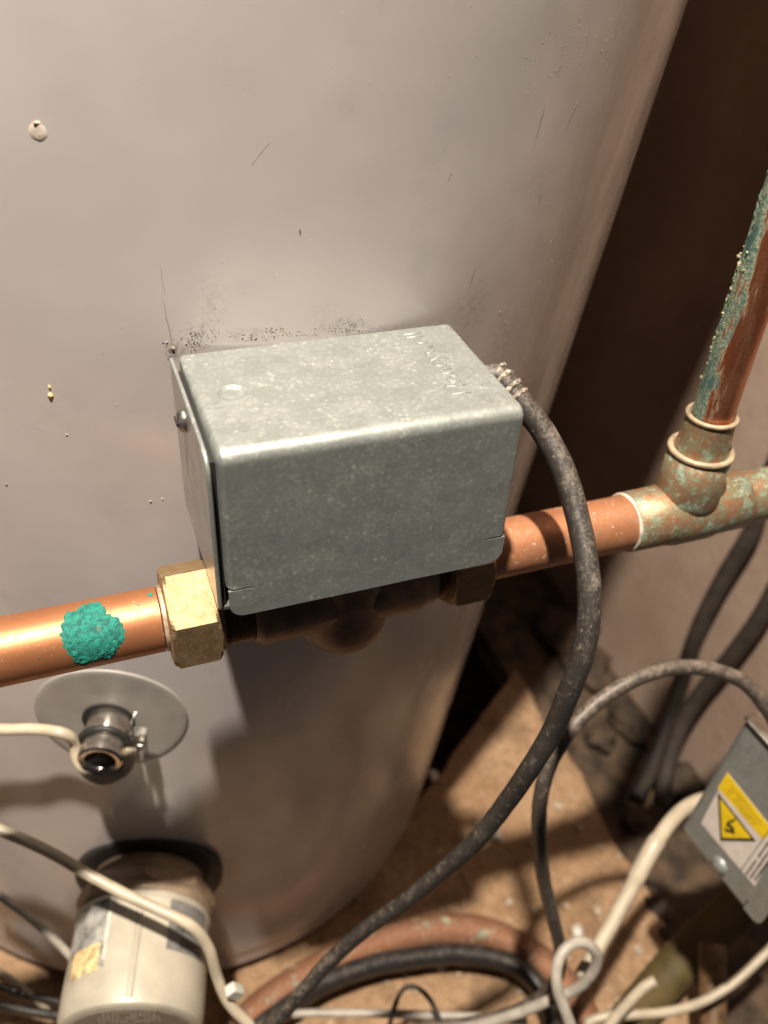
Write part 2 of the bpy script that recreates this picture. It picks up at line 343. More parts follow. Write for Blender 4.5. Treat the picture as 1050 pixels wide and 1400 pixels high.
# marks that stand proud of the jacket: drips, scratches, crumbs and grime
def tdisc(px, r, t, name, mat, seed=1, n=28, wob=.12):
    p, nr = onT(px); u = AX; w = nr.cross(u)
    ring = [(math.cos(a)*r*(1+wob*noise.noise(Vector((math.cos(a), math.sin(a), seed)))), math.sin(a)*r*(1+wob*noise.noise(Vector((math.cos(a)*1.3, math.sin(a), seed+4))))) for a in [2*math.pi*i/n for i in range(n)]]
    v = []; f = []
    for k, (sc, hh) in enumerate(((1, .02), (.8, t*.8), (.4, t), (0.02, t))):
        for x, y in ring:
            q, qn = onT(p+w*x*sc+u*y*sc); v.append(q+qn*hh)
    for k in range(3):
        for i in range(n): f.append((k*n+i, k*n+(i+1) % n, (k+1)*n+(i+1) % n, (k+1)*n+i))
    f.append(tuple(range(3*n, 4*n)))
    return obj(name, (v, f), mat, cyl)
tdisc([-30.7, 72.2, 68.1], 2.6, .25, 'filler_spot', plain('filler', (.56, .48, .41), .5, 0, .1, 2), 3)['label'] = 'pale round filler spot with two tiny lumps'
for i, (p, r, sq) in enumerate(zip([[-30.3, 71.9, 70.5], [-30.3, 72.0, 67.4], [-41.9, 79.0, -15.3], [-42.1, 79.1, -18.8], [-39.5, 78.6, -34.7], [-14.7, 72.0, -64.9], [-10.4, 71.0, -64.0], [-64.4, 90.2, -59.6], [-21.3, 72.0, -21.5], [-1.1, 66.1, 0.4], [-2.7, 66.3, 2.7]], (.8, .6, .7, 1.1, .4, .5, .4, .5, .25, .8, .4), [(1.6, .5, .6), (.9, .5, 1), (.7, .5, 1.6), (1, .6, 1), (1.4, .5, .8)]+[(1, .6, 1)]*6)):
    q, n_ = onT(p); obj('drip', blob(q, r, i, sq, 2), 'torn' if i in (2, 3) else 'crumb', cyl)
def scratch(a, b, w, name='scratch', mat='white', h=.06, seg=10, wob=.3):
    A, B = Vector(a), Vector(b); L_ = []; R_ = []; d = (B-A).normalized(); s = d.cross(onT(A)[1]).normalized(); v = []; f = []
    for i in range(seg+1):
        t = i/seg; p = A.lerp(B, t)+s*wob*noise.noise(Vector((t*5, a[0], 0))); ww = w*(.25+math.sin(math.pi*t))*.5*(1+.5*noise.noise(Vector((t*9, 3, a[2]))))
        for k, hh in ((-1, .01), (0, h), (1, .01)):
            q, n_ = onT(p+s*ww*k); v.append(q+n_*hh)
    for i in range(seg):
        for k in range(2): f.append((i*3+k, i*3+k+1, i*3+k+4, i*3+k+3))
    return obj(name, (v, f), mat, cyl)
for (a, b, w) in [[[-2.2, 65.0, 29.7], [-1.7, 65.3, 19.2], 0.2], [[-2.6, 65.5, 19.2], [-0.8, 66.1, -1.2], 0.42], [[129.0, 70.6, 70.4], [127.5, 71.4, 57.5], 0.28], [[145.7, 77.6, 70.0], [141.9, 77.0, 59.1], 0.35], [[132.8, 70.7, 83.3], [132.0, 70.8, 79.4], 0.3], [[26.5, 58.7, 60.2], [31.8, 57.9, 66.3], 0.2], [[136.5, 76.7, 40.1], [136.7, 77.3, 35.7], 0.3], [[110.2, 69.6, 17.8], [107.9, 69.7, 8.7], 0.3], [[142.9, 73.6, 95.0], [143.1, 74.6, 86.8], 0.18], [[93.3, 62.2, 53.5], [92.0, 62.2, 50.6], 0.2]]:
    scratch(a, b, w, mat='greyw')
a, b = [[41.1, 58.9, 39.9], [41.3, 59.1, 37.7]]; scratch(a, b, .35, 'scratch', 'grime', wob=0)
def scatter(name, mat, spots, label, k=8):
    vs = []
    for (p, spread, n, size) in spots:
        for i in range(n):
            q = Vector(p)+TX*rnd.gauss(0, spread[0])+AX*rnd.gauss(0, spread[1]); q, nn = onT(q, -.03)
            vs.append(blob(q, size*rnd.uniform(.4, 1.3), i+size, (rnd.uniform(.6, 1.5), .5, rnd.uniform(.6, 1.5)), 0))
    o = obj(name, join(*vs), mat, cyl, False); o['kind'] = 'stuff'; return o
scatter('grime_specks', 'grime', [(p, s, n, z) for p, s, n, z in zip([[7.6, 64.3, 3.9], [11.0, 63.4, 9.7], [5.1, 64.8, 1.9], [15.1, 62.3, 20.0], [18.0, 61.2, 33.4], [25.1, 62.1, 2.8], [34.3, 61.4, 4.8], [60.0, 61.7, 3.8], [57.3, 61.7, 1.9], [-2.2, 66.4, -1.2]], [(3, 2), (3, 5), (2, 1.5), (2, 8), (1.5, 5), (4, .8), (3, .8), (3, 1), (8, 1), (1, 1.5)], [90, 30, 60, 12, 5, 40, 36, 36, 40, 30], [.17, .12, .2, .1, .1, .2, .2, .2, .17, .22])], '')
scatter('plaster_specks', 'crumb', [(p, s, n, z) for p, s, n, z in zip([[44.0, 61.3, 2.6], [138.8, 72.6, 88.5], [132.5, 71.4, 75.8], [123.9, 70.1, 58.0], [91.5, 59.3, 84.3], [157.1, 80.8, 91.3], [147.9, 84.5, 17.9], [131.2, 80.0, -11.9], [73.9, 56.8, 86.1], [16.1, 61.1, 39.4], [-39.8, 79.1, -49.6]], [(18, .7), (8, 6), (10, 10), (9, 20), (12, 8), (5, 6), (14, 16), (14, 10), (20, 10), (20, 25), (14, 20)], [90, 34, 22, 16, 8, 16, 14, 14, 7, 8, 7], [.25, .17, .17, .2, .2, .2, .24, .26, .2, .16, .22])], '')

# ------------------------------------------------------------------ motorised zone valve
def cover(sz=(98, 62, 63), slit=51., dimple=(11.8, 32.9, 4.3, -.7), dimple_face='top', seed=0.):
    X, Y, Z = sz; rx, ry, rz = 2.2, 4.2, 4.2
    def st(a, b, r0, r1, step=1.6):
        s = []
        if r0: s += [a+r0-r0*math.tan(math.radians(45*k/6)) for k in range(6, 0, -1)]
        n = int((b-r1-a-r0)/step); s += [a+r0+(b-r1-a-r0)*k/n for k in range(n+1)]
        if r1: s += [b-r1+r1*math.tan(math.radians(45*k/6)) for k in range(1, 7)]
        return s
    xs = st(0, X, rx, rx); ys = st(0, Y, ry, 1.2); zs = st(-slit, 0, 0, rz); zs = sorted(set(zs+[-1.3, -1, -.7, -.4, -.2]))
    def warp(x, y, z):
        k_ = min(1., max(0., (y-8)/(Y-16))); rz_ = rz+(1.3-rz)*k_
        q = Vector((min(max(x, rx), X-rx), min(max(y, ry), Y-1.2), min(z, -rz_)))
        ryy = ry if y < Y/2 else 1.2
        d = Vector(((x-q.x)/rx, (y-q.y)/ryy, (z-q.z)/rz_)); l = d.length
        if l > 0:
            m = max(abs(d.x), abs(d.y), abs(d.z)); d = d/l
            p = Vector((q.x+d.x*rx, q.y+d.y*ryy, q.z+d.z*rz_))
        else: p = q
        p += Vector((0, 1, 1))*.13*noise.noise(Vector((x, y, z))*.04+Vector((seed, 0, 0)))
        if dimple:
            rr = math.hypot(x-dimple[0], (y-dimple[1]) if dimple_face == 'top' else (z-dimple[1]))
            if (dimple_face == 'top' and z > -.1) or (dimple_face == 'front' and y < .1):
                t = rr/dimple[2]
                if t < 1.6:
                    e_ = min(1, max(0, (1-t)/.22)); k = dimple[3]*e_*e_*(3-2*e_)*(1-.35*math.cos(min(t/.78, 1)*math.pi/2))-dimple[3]*.2*math.exp(-((t-1.08)/.12)**2)
                    if dimple_face == 'top': p.z += k
                    else: p.y -= k
        return p
    def refine(s, c, r, h=.45):
        if not dimple: return s
        o = [q for q in s if abs(q-c) > r]; n = int(2*r/h); return sorted(o+[c-r+2*r*k/n for k in range(n+1)])
    if dimple:
        xs = refine(xs, dimple[0], dimple[2]*1.6)
        if dimple_face == 'top': ys = refine(ys, dimple[1], dimple[2]*1.6)
        else: zs = refine(zs, dimple[1], dimple[2]*1.6)
    bm = bmesh.new()
    def sheet(A, B, fn):
        g = [[bm.verts.new(warp(*fn(a, b))) for b in B] for a in A]
        for i in range(len(A)-1):
            for j in range(len(B)-1): bm.faces.new((g[i][j], g[i+1][j], g[i+1][j+1], g[i][j+1]))
    sheet(xs, ys, lambda a, b: (a, b, 0)); sheet(xs, zs, lambda a, b: (a, 0, b)); sheet(xs, zs, lambda a, b: (a, Y, b))
    sheet(ys, zs, lambda a, b: (0, a, b)); sheet(ys, zs, lambda a, b: (X, a, b)); sheet(xs, ys, lambda a, b: (a, b, -slit))
    # front skirt below the side flanges, its rounded corners and the slots at both ends
    tab, gap, cr = 8., .8, 5.; fx = sorted([x for x in xs if tab < x < X-tab]+[tab, X-tab]+[.5+cr*(1-math.cos(math.radians(k*11.25))) for k in range(9)]+[X-.5-cr*(1-math.cos(math.radians(k*11.25))) for k in range(9)])
    def fy(x, z): return warp(min(max(x, rx), X-rx), 0, max(z, -slit)).y+.02
    def strip(xa, top):
        cols = []
        for x in xa:
            e = min(x-.5, X-.5-x); low = -Z+(cr-math.sqrt(max(0, cr*cr-(cr-e)**2)) if e < cr else 0)
            cols.append([[bm.verts.new((x, fy(x, z)+yo-.02*(k == 0)*(yo == 0), z)) for k, z in enumerate([top+(low-top)*q/6 for q in range(7)])] for yo in (0, .9)])
        for a, b in zip(cols, cols[1:]):
            for q in range(6):
                bm.faces.new((a[0][q], b[0][q], b[0][q+1], a[0][q+1])); bm.faces.new((a[1][q], b[1][q], b[1][q+1], a[1][q+1]))
            bm.faces.new((a[0][6], b[0][6], b[1][6], a[1][6]))
            if top < -slit-.1: bm.faces.new((a[0][0], b[0][0], b[1][0], a[1][0]))
        for c in (cols[0], cols[-1]):
            for q in range(6): bm.faces.new((c[0][q], c[0][q+1], c[1][q+1], c[1][q]))
    strip([x for x in fx if x <= tab], -slit-gap); strip([x for x in fx if tab <= x <= X-tab], -slit); strip([x for x in fx if x >= X-tab], -slit-gap)
    bmesh.ops.remove_doubles(bm, verts=bm.verts, dist=.02)
    v = [p.co.copy() for p in bm.verts]; bm.verts.index_update(); f = [tuple(q.index for q in fc.verts) for fc in bm.faces]; bm.free()
    return v, f
def text_mesh(s, width, height, depth, bev):
    c = bpy.data.curves.new('lettering', 'FONT'); c.body = s; c.extrude = depth; c.bevel_depth = bev; c.bevel_resolution = 1; c.size = 1; c.resolution_u = 4; c.space_character = 1.05
    t = bpy.data.objects.new('lettering_tmp', c); col.objects.link(t); bpy.context.view_layer.update()
    me = bpy.data.meshes.new_from_object(t.evaluated_get(bpy.context.evaluated_depsgraph_get())); v = [p.co.copy() for p in me.vertices]; f = [tuple(p.vertices) for p in me.polygons]
    bpy.data.objects.remove(t); x0 = min(p.x for p in v); x1 = max(p.x for p in v); y0 = min(p.y for p in v if 1); y1 = max(p.y for p in v)
    return [Vector(((p.x-x0)/(x1-x0)*width, p.y/(.73)*height, p.z)) for p in v], f

def make_valve(label, frame, main=True):
    t = thing('zone_valve', label, 'motorised valve', None, frame @ Matrix.Translation((.048, .026, -.098)))
    cov = obj('cover', cover(dimple=(11.8, 32.9, 4.6, -.75)) if main else cover(dimple=None, seed=9.), 'galv', t, True, frame)
    for x0 in (.9, 90): obj('slot_gap', box((x0, .7, -52.2), (x0+7.1, 1.2, -50.6)), 'dark', t, False, frame)
    # end plate folded out of the base bracket, with its round-headed screw
    out = roundpoly([(.8, -1.2), (61, -1.2), (61, -60), (1.5, -60)], [7, 2, 0, 1.5])
    obj('end_plate', extrude(out, (-3.0, 0, 0), (0, 1, 0), (0, 0, 1), (1, 0, 0), 1.2), 'plate', t, False, frame)
    obj('plate_lip', tube([(-2.4, 1.2, -58), (-2.4, .9, -30), (-2.4, .9, -9), (-2.4, 2.2, -4), (-2.4, 7, -1.6), (-2.4, 30, -1.1), (-2.4, 61, -1.1)], .75, 10), 'galv', t, True, frame)
    obj('bracket', box((-1.6, 3, -59), (-.1, 58, -4)), 'dark', t, False, frame)
    s = obj('screw', lathe((-3, 38, -10.5), (-1, 0, 0), [(0, 4.2), (.6, 4.1), (1.6, 3.5), (2.4, 2.2), (2.8, .1)], 32), 'steel', t, True, frame)
    obj('slot', box((-5.95, 35.5, -10.9), (-5.4, 40.5, -10.1)), 'dark', s, False, frame)
    return t
def cov_parent(t): return t
valve = make_valve('galvanised steel box of the motorised valve sitting on the copper pipe against the cylinder', Matrix.Identity(4))
tv, tf = text_mesh('Honeywell', 44.5, 6.6, .006, .034)
for p in tv: p.z *= 8
letters = obj('embossed_lettering', ([Vector((84.4-p.y, 13.6+p.x, .02+p.z*1.0)) for p in tv], tf), 'galv', [o for o in valve.children if o.name.startswith('cover')][0] if 0 else valve, 'all')
obj('base_plate', extrude(roundpoly([(-2.8, 2), (97, 2), (97, 60), (-2.8, 60)], 2), (0, 0, -60.8), (1, 0, 0), (0, 1, 0), (0, 0, 1), 1.2), 'plate', valve, False)
PA = 26.; PZ = -82.                                        # axis of the copper run
obj('valve_body', join(lathe((11, PA, PZ), (1, 0, 0), [(0, 9), (0, 15), (1.4, 15.8), (3, 16.8), (63, 16.8), (65, 15.4), (69.5, 15), (69.5, 9)], 64),
    lathe((47, PA, -64), (0, 0, -1), [(0, 18), (28, 18), (34, 17.6), (40, 16), (44, 12.5), (46.5, 7.5), (47.2, .1)], 64)), 'bronze', valve)
for x0, x1, nm in ((-.6, 11.5, 1), (80, 88, 1)):
    th = []
    n = int((x1-x0)/.9)
    for i in range(n): th += [(x0+i*.9, 13.1), (x0+i*.9+.45, 14.3)]
    obj('screw_thread', lathe((0, PA, PZ), (1, 0, 0), [(x0, 8)]+th+[(x1, 13.1), (x1, 8)], 48), 'brass', valve)
for x0, L_ in ((-18.2, 17.4), (86.5, 16.5)):
    n = obj('compression_nut', ngon_prism((x0, PA, PZ), (1, 0, 0), (0, -.017, 1), 6, 33, L_, 1.2), 'brass', valve, False)
    obj('nut_collar', lathe((x0+(L_ if x0 < 0 else -1.2), PA, PZ), (1, 0, 0), [(0, 12), (0, 15.6), (1.2, 15.6), (1.2, 12)], 48), 'brass', n)

# copper run on the left of the valve
pl = thing('copper_pipe', 'bright orange copper pipe entering from the left with a turquoise crust patch', 'pipe', (-150, PA, PZ-11.6))
obj('pipe_wall', tube([(x, PA+.0, PZ) for x in range(-240, -10, 10)], 11.6, 64, smooth=False), 'cu_left', pl)
def crust(cx_, ca, hw, ha, hmax, seed, nx=110, na=120, rad=11.6):
    v = []; keep = []; f = []
    for i in range(nx+1):
        for j in range(na+1):
            a = -1.25+2.5*i/nx; b = -1.25+2.5*j/na
            ang = math.atan2(b, a); rr = math.hypot(a, b)
            lim = .97+.3*noise.noise(Vector((math.cos(ang)*1.6, math.sin(ang)*1.6, seed)))+.12*noise.noise(Vector((math.cos(ang)*9, math.sin(ang)*9, seed)))
            k = lim-rr; x = cx_+a*hw; th = ca+b*ha
            h = -.12+min(1, max(0, k*9))*(hmax*(.5+.6*noise.fractal(Vector((x*.5, th*5, seed)), .8, 2, 5))+.18+.14*noise.noise(Vector((x*1.9, th*20, seed))))
            v.append((x, PA-math.cos(th)*(rad+h), PZ+math.sin(th)*(rad+h))); keep.append(k > -.05)
    for i in range(nx):
        for j in range(na):
            q = (i*(na+1)+j, (i+1)*(na+1)+j, (i+1)*(na+1)+j+1, i*(na+1)+j+1)
            if all(keep[w] for w in q): f.append(q)
    return v, f
obj('verdigris_crust', crust(-43.4, math.radians(41), 9.8, 1.2, .36, 4.), 'verd', pl, 'all')
for x, th, r in ((-26.5, 75, .5), (-22, 92, 1.2), (-60, 20, .4)):
    obj('verdigris_speck', crust(x, math.radians(th), r, r/11.6, .2, x, 10, 10), 'verd', pl, 'all')
obj('clear_flux_band', lathe((-19.6, PA, PZ), (1, 0, 0), [(0, 11.5), (.3, 11.75), (1.4, 11.8), (1.8, 11.5)], 48), 'paleband', pl)

# soldered tee, riser and the copper run on the right
tee = thing('tee_pipework', 'green stained copper tee with a riser and pipe running right from the valve', 'pipe', (200, PA, PZ-13))
obj('pipe_wall', tube([(x, PA, PZ) for x in range(96, 182, 7)], 11.6, 56, smooth=False), 'cu_right', tee)
obj('pipe_wall', tube([(x, PA, PZ) for x in range(222, 400, 9)], 11.6, 56, smooth=False), 'cu_green', tee)
TXc = 200.
obj('tee_fitting', join(lathe((171, PA, PZ), (1, 0, 0), [(0, 11.7), (.5, 12.7), (16, 12.9), (21, 13.8), (37, 13.8), (42, 12.9), (57, 12.7), (57.5, 11.7)], 56),
    lathe((TXc-1, PA, PZ), (0, 0, 1), [(0, 11), (10, 13.4), (17, 12.9), (31, 12.7), (31.5, 11)], 56)), 'cu_green', tee, 'all')
obj('solder_ring', torus((170.6, PA, PZ), (1, 0, 0), 11.9, .75, 56, 10), 'white_ring', tee)['label'] = 'pale ring where the pipe enters the tee'
obj('reducer', lathe((TXc-1, PA, PZ+31), (0, 0, 1), [(0, 8), (0, 10.6), (10, 9.9), (16.5, 9.6), (16.5, 8)], 48), 'cu_green', tee)
obj('branch_ring', torus((TXc-1, PA, PZ+31.5), (0, 0, 1), 12.1, 1.3, 56, 12), 'olive_ring', tee)['label'] = 'wide corroded ring on top of the tee branch'
obj('branch_ring', torus((TXc-1, PA, PZ+47.5), (0, 0, 1), 9.4, 1.0, 56, 12), 'olive_ring', tee)['label'] = 'narrow corroded ring at the foot of the riser'
obj('riser', tube([(TXc-1, PA, PZ+46), (TXc-.7, PA, PZ+90), (TXc-.2, PA, PZ+150), (TXc+1, PA, PZ+260)], 8.0, 48, wob=.02), 'cu_riser', tee, 'all')
v = []; f = []; keep = []
for i in range(141):
    for j in range(61):
        z = PZ+52+i*.75; th = math.radians(105+j*1.9)
        k = .16+.55*noise.fractal(Vector((z*.14, th*2.6, 3)), .8, 2, 4)-abs(th-math.radians(152))*.85
        rr = 8.0+.1+(.10+max(0, min(1, k*5)))*(.22+.45*noise.fractal(Vector((z*.7, th*5.6, 1)), .8, 2, 4)); keep.append(k > 0); v.append((TXc-.6+rr*math.cos(th)+(z-PZ-46)*.004, PA+rr*math.sin(th), z))
for i in range(140):
    for j in range(60):
        q = (i*61+j, (i+1)*61+j, (i+1)*61+j+1, i*61+j+1)
        if all(keep[w] for w in q): f.append(q)
o = obj('green_scale', (v, f), mat_scale, tee, 'all'); o['kind'] = 'stuff'
vs = []
for i in range(46):
    z = PZ+60+rnd.random()**1.2*55; th = math.radians(148+rnd.gauss(0, 15)); r = .25+.75*rnd.random()**2.2
    vs.append(blob((TXc-.7+8.0*math.cos(th), PA+8.0*math.sin(th), z), r, i, (rnd.uniform(.7, 1.6), rnd.uniform(.6, 1.2), rnd.uniform(.8, 2.2)), 1))
o = obj('yellow_green_crust', join(*vs), 'ycrumb', tee, 'all'); o['kind'] = 'stuff'

# ------------------------------------------------------------------ thermostat pocket in the jacket
def frame_on(pn):
    p = Vector(pn[:3]); n = Vector(pn[3:]); return p, n, (AX-n*AX.dot(n)).normalized()
pp, pn, pu = frame_on([-46.1, 86.2, -198.3, -0.3153, -0.9484, -0.0327]); pw = pn.cross(pu)            # pw points to the left seen from the front
pk = thing('sensor_pocket', 'chromed sensor pocket with wire clip standing in a round grey plastic disc', 'sensor pocket', pp)
def curved_disc(c, R, n=64):
    v = []; f = []; pr = ((0.0, .25), (.3, .5), (.9, .6), (.975, .75), (1.0, .5), (1.0, -.3))
    for k, (sc, h) in enumerate(pr[1:]):
        for i in range(n):
            a = 2*math.pi*i/n; q, qn = onT(c+pw*R*sc*math.cos(a)+pu*R*sc*math.sin(a)); v.append(q+qn*h)
    for k in range(4):
        for i in range(n): f.append((k*n+i, k*n+(i+1) % n, (k+1)*n+(i+1) % n, (k+1)*n+i))
    f.append(tuple(range(n))); return v, f
obj('disc', curved_disc(pp, 36.), 'disc', pk, 'all')
obj('hole_rim', lathe(pp-pn*1.5+pw*1., pn, [(0, 12.2), (2.9, 12.2)], 40), 'dark', pk)
obj('tube', lathe(pp-pn*1, pn, [(0, 9.4), (2, 10.2), (11, 10.2), (12, 9.9), (19, 9.9), (21, 10.3), (24.0, 10.3), (24.8, 9.2), (24.4, 7.2), (23.0, 6.5), (22.0, 6.3)], 48), 'chrome', pk)
obj('tube_bore', lathe(pp+pn*6, pn, [(16.2, 6.45), (0, 6.3), (0, .1)], 32), 'dark', pk)
cl = obj('clip', torus(pp+pn*12.5, pn, 10.7, .8, 48, 8), 'steel', pk)
obj('clip_lug', extrude(roundpoly([(-3, -2.5), (4, -2.5), (4, 2.5), (-3, 2.5)], .8), pp+pn*9-pw*14.2+pu*1, -pw, pn, pu, 3.4), 'steel', cl, False)
obj('clip_tail', tube([pp+pn*13-pw*12+pu*3, pp+pn*11-pw*12.5+pu*8, pp+pn*9-pw*12+pu*13, pp+pn*6-pw*13+pu*15], .55, 8), 'steel', cl)
obj('clip_screw', lathe(pp+pn*8-pw*16-pu*2, pn+pu*.3, [(0, 2.1), (7, 2.1), (7.4, 1.6)], 6), 'steel', cl)
def cable(name, label, pts, r, mat, group=None, wob=.05, cat='cable', **k):
    return tag(obj(name, tube(pts, r, 20, 2.5, wob=wob, **k), mat, None, 'all'), label, cat, group)
E0 = pp+pn*15
cable('sensor_cable', 'cream cable coming from the left edge and looped round the chromed pocket', [[-142.6, 108.5, -189.0], [-111.8, 96.1, -188.7], [-93.3, 87.2, -188.7], [-77.8, 81.5, -187.8], [-66.3, 75.3, -187.9]]+[E0+pw*13.2-pn*.5, E0+pw*11.5-pu*7.0+pn*4, E0-pu*12.2+pn*8.5+pw*4, E0-pu*12.2-pw*4+pn*9.5, E0-pw*11.5-pu*6+pn*7, E0-pw*12.5+pu*2+pn*2], 2.6, 'cream')
obj('bound_tape', torus(E0-pn*1.5, pn, 10.9, 1.6, 40, 10), 'rubber', pk)

# ------------------------------------------------------------------ immersion heater cap, lower left
hp, hn, hu = frame_on([-44.2, 91.4, -348.6, -0.2441, -0.9689, -0.0408]); hn = (hn*1.0+Vector((-.02, 0, -.0))).normalized(); hw = hn.cross(hu)
cap = thing('heater_cap', 'cream plastic cap with worn labels screwed onto the boss low on the cylinder', 'heater cap', hp)
obj('gasket', lathe(hp-hn*4, hn, [(0, 42), (4.6, 42), (5.4, 41), (5.4, 33)], 64), 'rubber', cap)
obj('boss', lathe(hp-hn*2, hn, [(0, 31), (7, 31), (12, 30.5), (14, 33)], 64), 'tan', cap)
obj('boss_nut', ngon_prism(hp+hn*11, hn, hu, 8, 71, 9, 1.5), 'tan', cap)
obj('collar', lathe(hp+hn*19, hn, [(0, 32), (0, 36), (1.5, 36.7), (5, 36.7), (6, 36), (6, 32)], 80), 'tan', cap)
def caprib(d, t, r): return r
body = obj('cap_body', lathe(hp+hn*25, hn, [(0, 33), (0, 35.4), (1.2, 36.6), (4, 37.0), (4.6, 36.3), (28, 36.5), (40, 36.9), (53, 36.8), (57, 35.8), (58.2, 34.2), (58.2, 31)], 96), 'cap', cap)
def on_cap(ang, d, off=.0, r=36.6):   # ang from the upper side, positive to the right of the photograph
    return hp+hn*(25+d)+(hu*math.cos(ang)-hw*math.sin(ang))*(r+off)
def cap_patch(a0, a1, d0, d1, off, name, mat, parent, n=14, jag=0.):
    v = []; f = []
    for i in range(n+1):
        for j in range(n+1):
            a = a0+(a1-a0)*i/n; d = d0+(d1-d0)*j/n
            if jag and (j == n or i == 0): d += jag*noise.noise(Vector((i*.9, j*.7, 2)))*3; a += jag*.03*noise.noise(Vector((j*.8, i, 5)))
            v.append(on_cap(a, d, off+(.15*noise.noise(Vector((i*.5, j*.5, 1))) if jag else 0)))
    for i in range(n):
        for j in range(n): f.append((i*(n+1)+j, (i+1)*(n+1)+j, (i+1)*(n+1)+j+1, i*(n+1)+j+1))
    return obj(name, (v, f), mat, parent, 'all')
obj('moulded_seam', join(tube([on_cap(.02, 4, .1), on_cap(.02, 30, .3), on_cap(.02, 55, .4)], .9, 8), tube([on_cap(-.04, 4, -.2), on_cap(-.04, 55, .1)], .6, 8)), 'cap', cap)
w_ = cap_patch(-1.15, -.42, 5, 39, .35, 'silver_sticker', 'foil', cap, 14, 1.)
cap_patch(-1.05, -.50, 27, 40, .6, 'torn_paper', 'torn', w_, 12, 1.6)
cap_patch(-.46, -.40, 4, 36, .75, 'curled_white_edge', 'tabwhite', w_, 10, .8)
lb = cap_patch(.42, 1.12, 5, 31, .35, 'grey_label', 'label_grey', cap, 12)
for i in range(9):
    a = .56+i*.062; cap_patch(a, a+.03+.012*(i % 2), 15.5, 21, .6, 'printed_stroke', 'ink', lb, 2)
for r_ in range(3): cap_patch(.62, 1.05-.1*(r_ % 2), 24.2+r_*1.9, 24.9+r_*1.9, .6, 'printed_line', 'ink', lb, 5)
ed = obj('end_label', lathe(hp+hn*(25+58.0), hn, [(0, 31.4), (.5, 31.2), (.7, 30), (.7, .1)], 80), 'end_grey', cap)
for r_ in range(4):
    for k in range(14):
        x = -15+k*2.2+rnd.uniform(-.2, .2); y = 27-r_*4.0
        if rnd.random() < .15: continue
        obj('printed_character', extrude([(0, 0), (rnd.uniform(1.0, 1.6), 0), (rnd.uniform(1.0, 1.6), 1.6), (.2, 2.0)], hp+hn*(25+58.75)-hw*x+hu*y, -hw, hu, hn, .12), 'paleink', ed, False)

# ------------------------------------------------------------------ mains flex of the valve, and the other cables
vc = cable('valve_flex', 'thick dusty black flex hanging from the valve box down to the lower left', [(90, 38, -14)]+[[104.7, 35.8, -8.6], [108.6, 31.2, -12.2], [112.6, 25.5, -16.9], [118.0, 18.6, -24.2], [121.4, 8.4, -33.1], [122.8, -3.0, -44.4], [122.0, -16.0, -57.0], [120.3, -25.3, -69.0], [117.2, -31.9, -83.3], [113.3, -34.7, -100.1], [110.4, -34.9, -121.4], [104.4, -35.1, -140.9], [98.8, -32.3, -166.5], [89.9, -30.3, -191.4], [77.7, -25.7, -218.1], [63.9, -21.4, -242.6], [48.7, -17.0, -264.5], [31.5, -15.7, -287.8], [16.4, -17.6, -307.3], [0.8, -19.4, -325.2], [-15.5, -22.5, -345.2]], 4.3, 'flex', wob=.035, rf=lambda t: 4.45-.85*min(1, t*1.3), cat='cable')
g = [[104.4, 37.8, -7.9], [106.4, 35.6, -9.6], [107.9, 32.4, -11.0], [109.6, 30.0, -13.1], [111.0, 27.6, -15.2]]
for i in range(4):
    a, b = Vector(g[i]), Vector(g[i+1]); obj('grommet_ring', torus((a+b)/2, b-a, 4.2, 1.2-.1*i, 28, 8), 'dustyring', vc)['label'] = 'dust coated coil of the strain relief'
cable('actuator_flex', 'brown black flex arching from the warning label box back across the floor', [[261.9, -16.5, -197.9], [257.2, -10.9, -190.3], [247.8, -1.9, -179.2], [233.6, 5.4, -172.6], [215.5, 11.0, -169.9], [197.8, 12.4, -170.6], [180.1, 11.7, -175.1], [164.3, 9.1, -182.8], [150.6, 3.8, -192.6], [142.7, -1.0, -205.5], [139.6, -5.7, -224.0], [142.7, -9.3, -251.4], [149.2, -12.3, -284.4], [158.3, -18.6, -320.2], [167.9, -22.5, -356.2], [167.7, -27.0, -382.8], [159.6, -26.2, -402.3], [145.5, -24.1, -414.9], [125.4, -18.2, -425.9], [104.8, -11.3, -432.7], [79.6, -2.9, -438.4]], 3.7, 'flex2', wob=.06)
cable('cream_flex', 'cream flex crossing diagonally over the heater cap and dropping to the bottom edge', [[-142.9, 98.1, -239.3], [-118.4, 86.3, -246.2], [-100.3, 75.5, -253.4], [-85.3, 65.9, -260.9], [-70.5, 54.8, -270.0], [-55.2, 41.8, -274.8], [-39.9, 29.7, -278.4], [-27.2, 20.2, -283.6], [-21.2, 13.3, -295.4], [-19.5, 6.3, -312.8], [-16.4, -1.3, -326.8], [-7.1, -11.3, -340.7]], 2.75, 'cream')
tg = [[-12.7, -3.6, -317.9], [-8.4, -9.4, -322.8]]
tag(obj('cable_tie_head', extrude(roundpoly([(-4.5, -3), (4.5, -3), (4.5, 3), (-4.5, 3)], 1.2), tg[0], (.55, 0, -.83), (.83, 0, .55), (0, 1, 0), 5), 'tabwhite'), 'small white plastic tie where the cream flex meets the black flex', 'cable tie')
cable('lower_cream_flex', 'blurred pale flex behind the cream one at the left edge', [[-141.2, 109.5, -314.7], [-121.6, 92.0, -326.0], [-107.1, 78.1, -335.5], [-93.2, 62.1, -347.8], [-81.7, 44.9, -362.7], [-67.6, 26.4, -386.0]], 2.2, 'greyw')
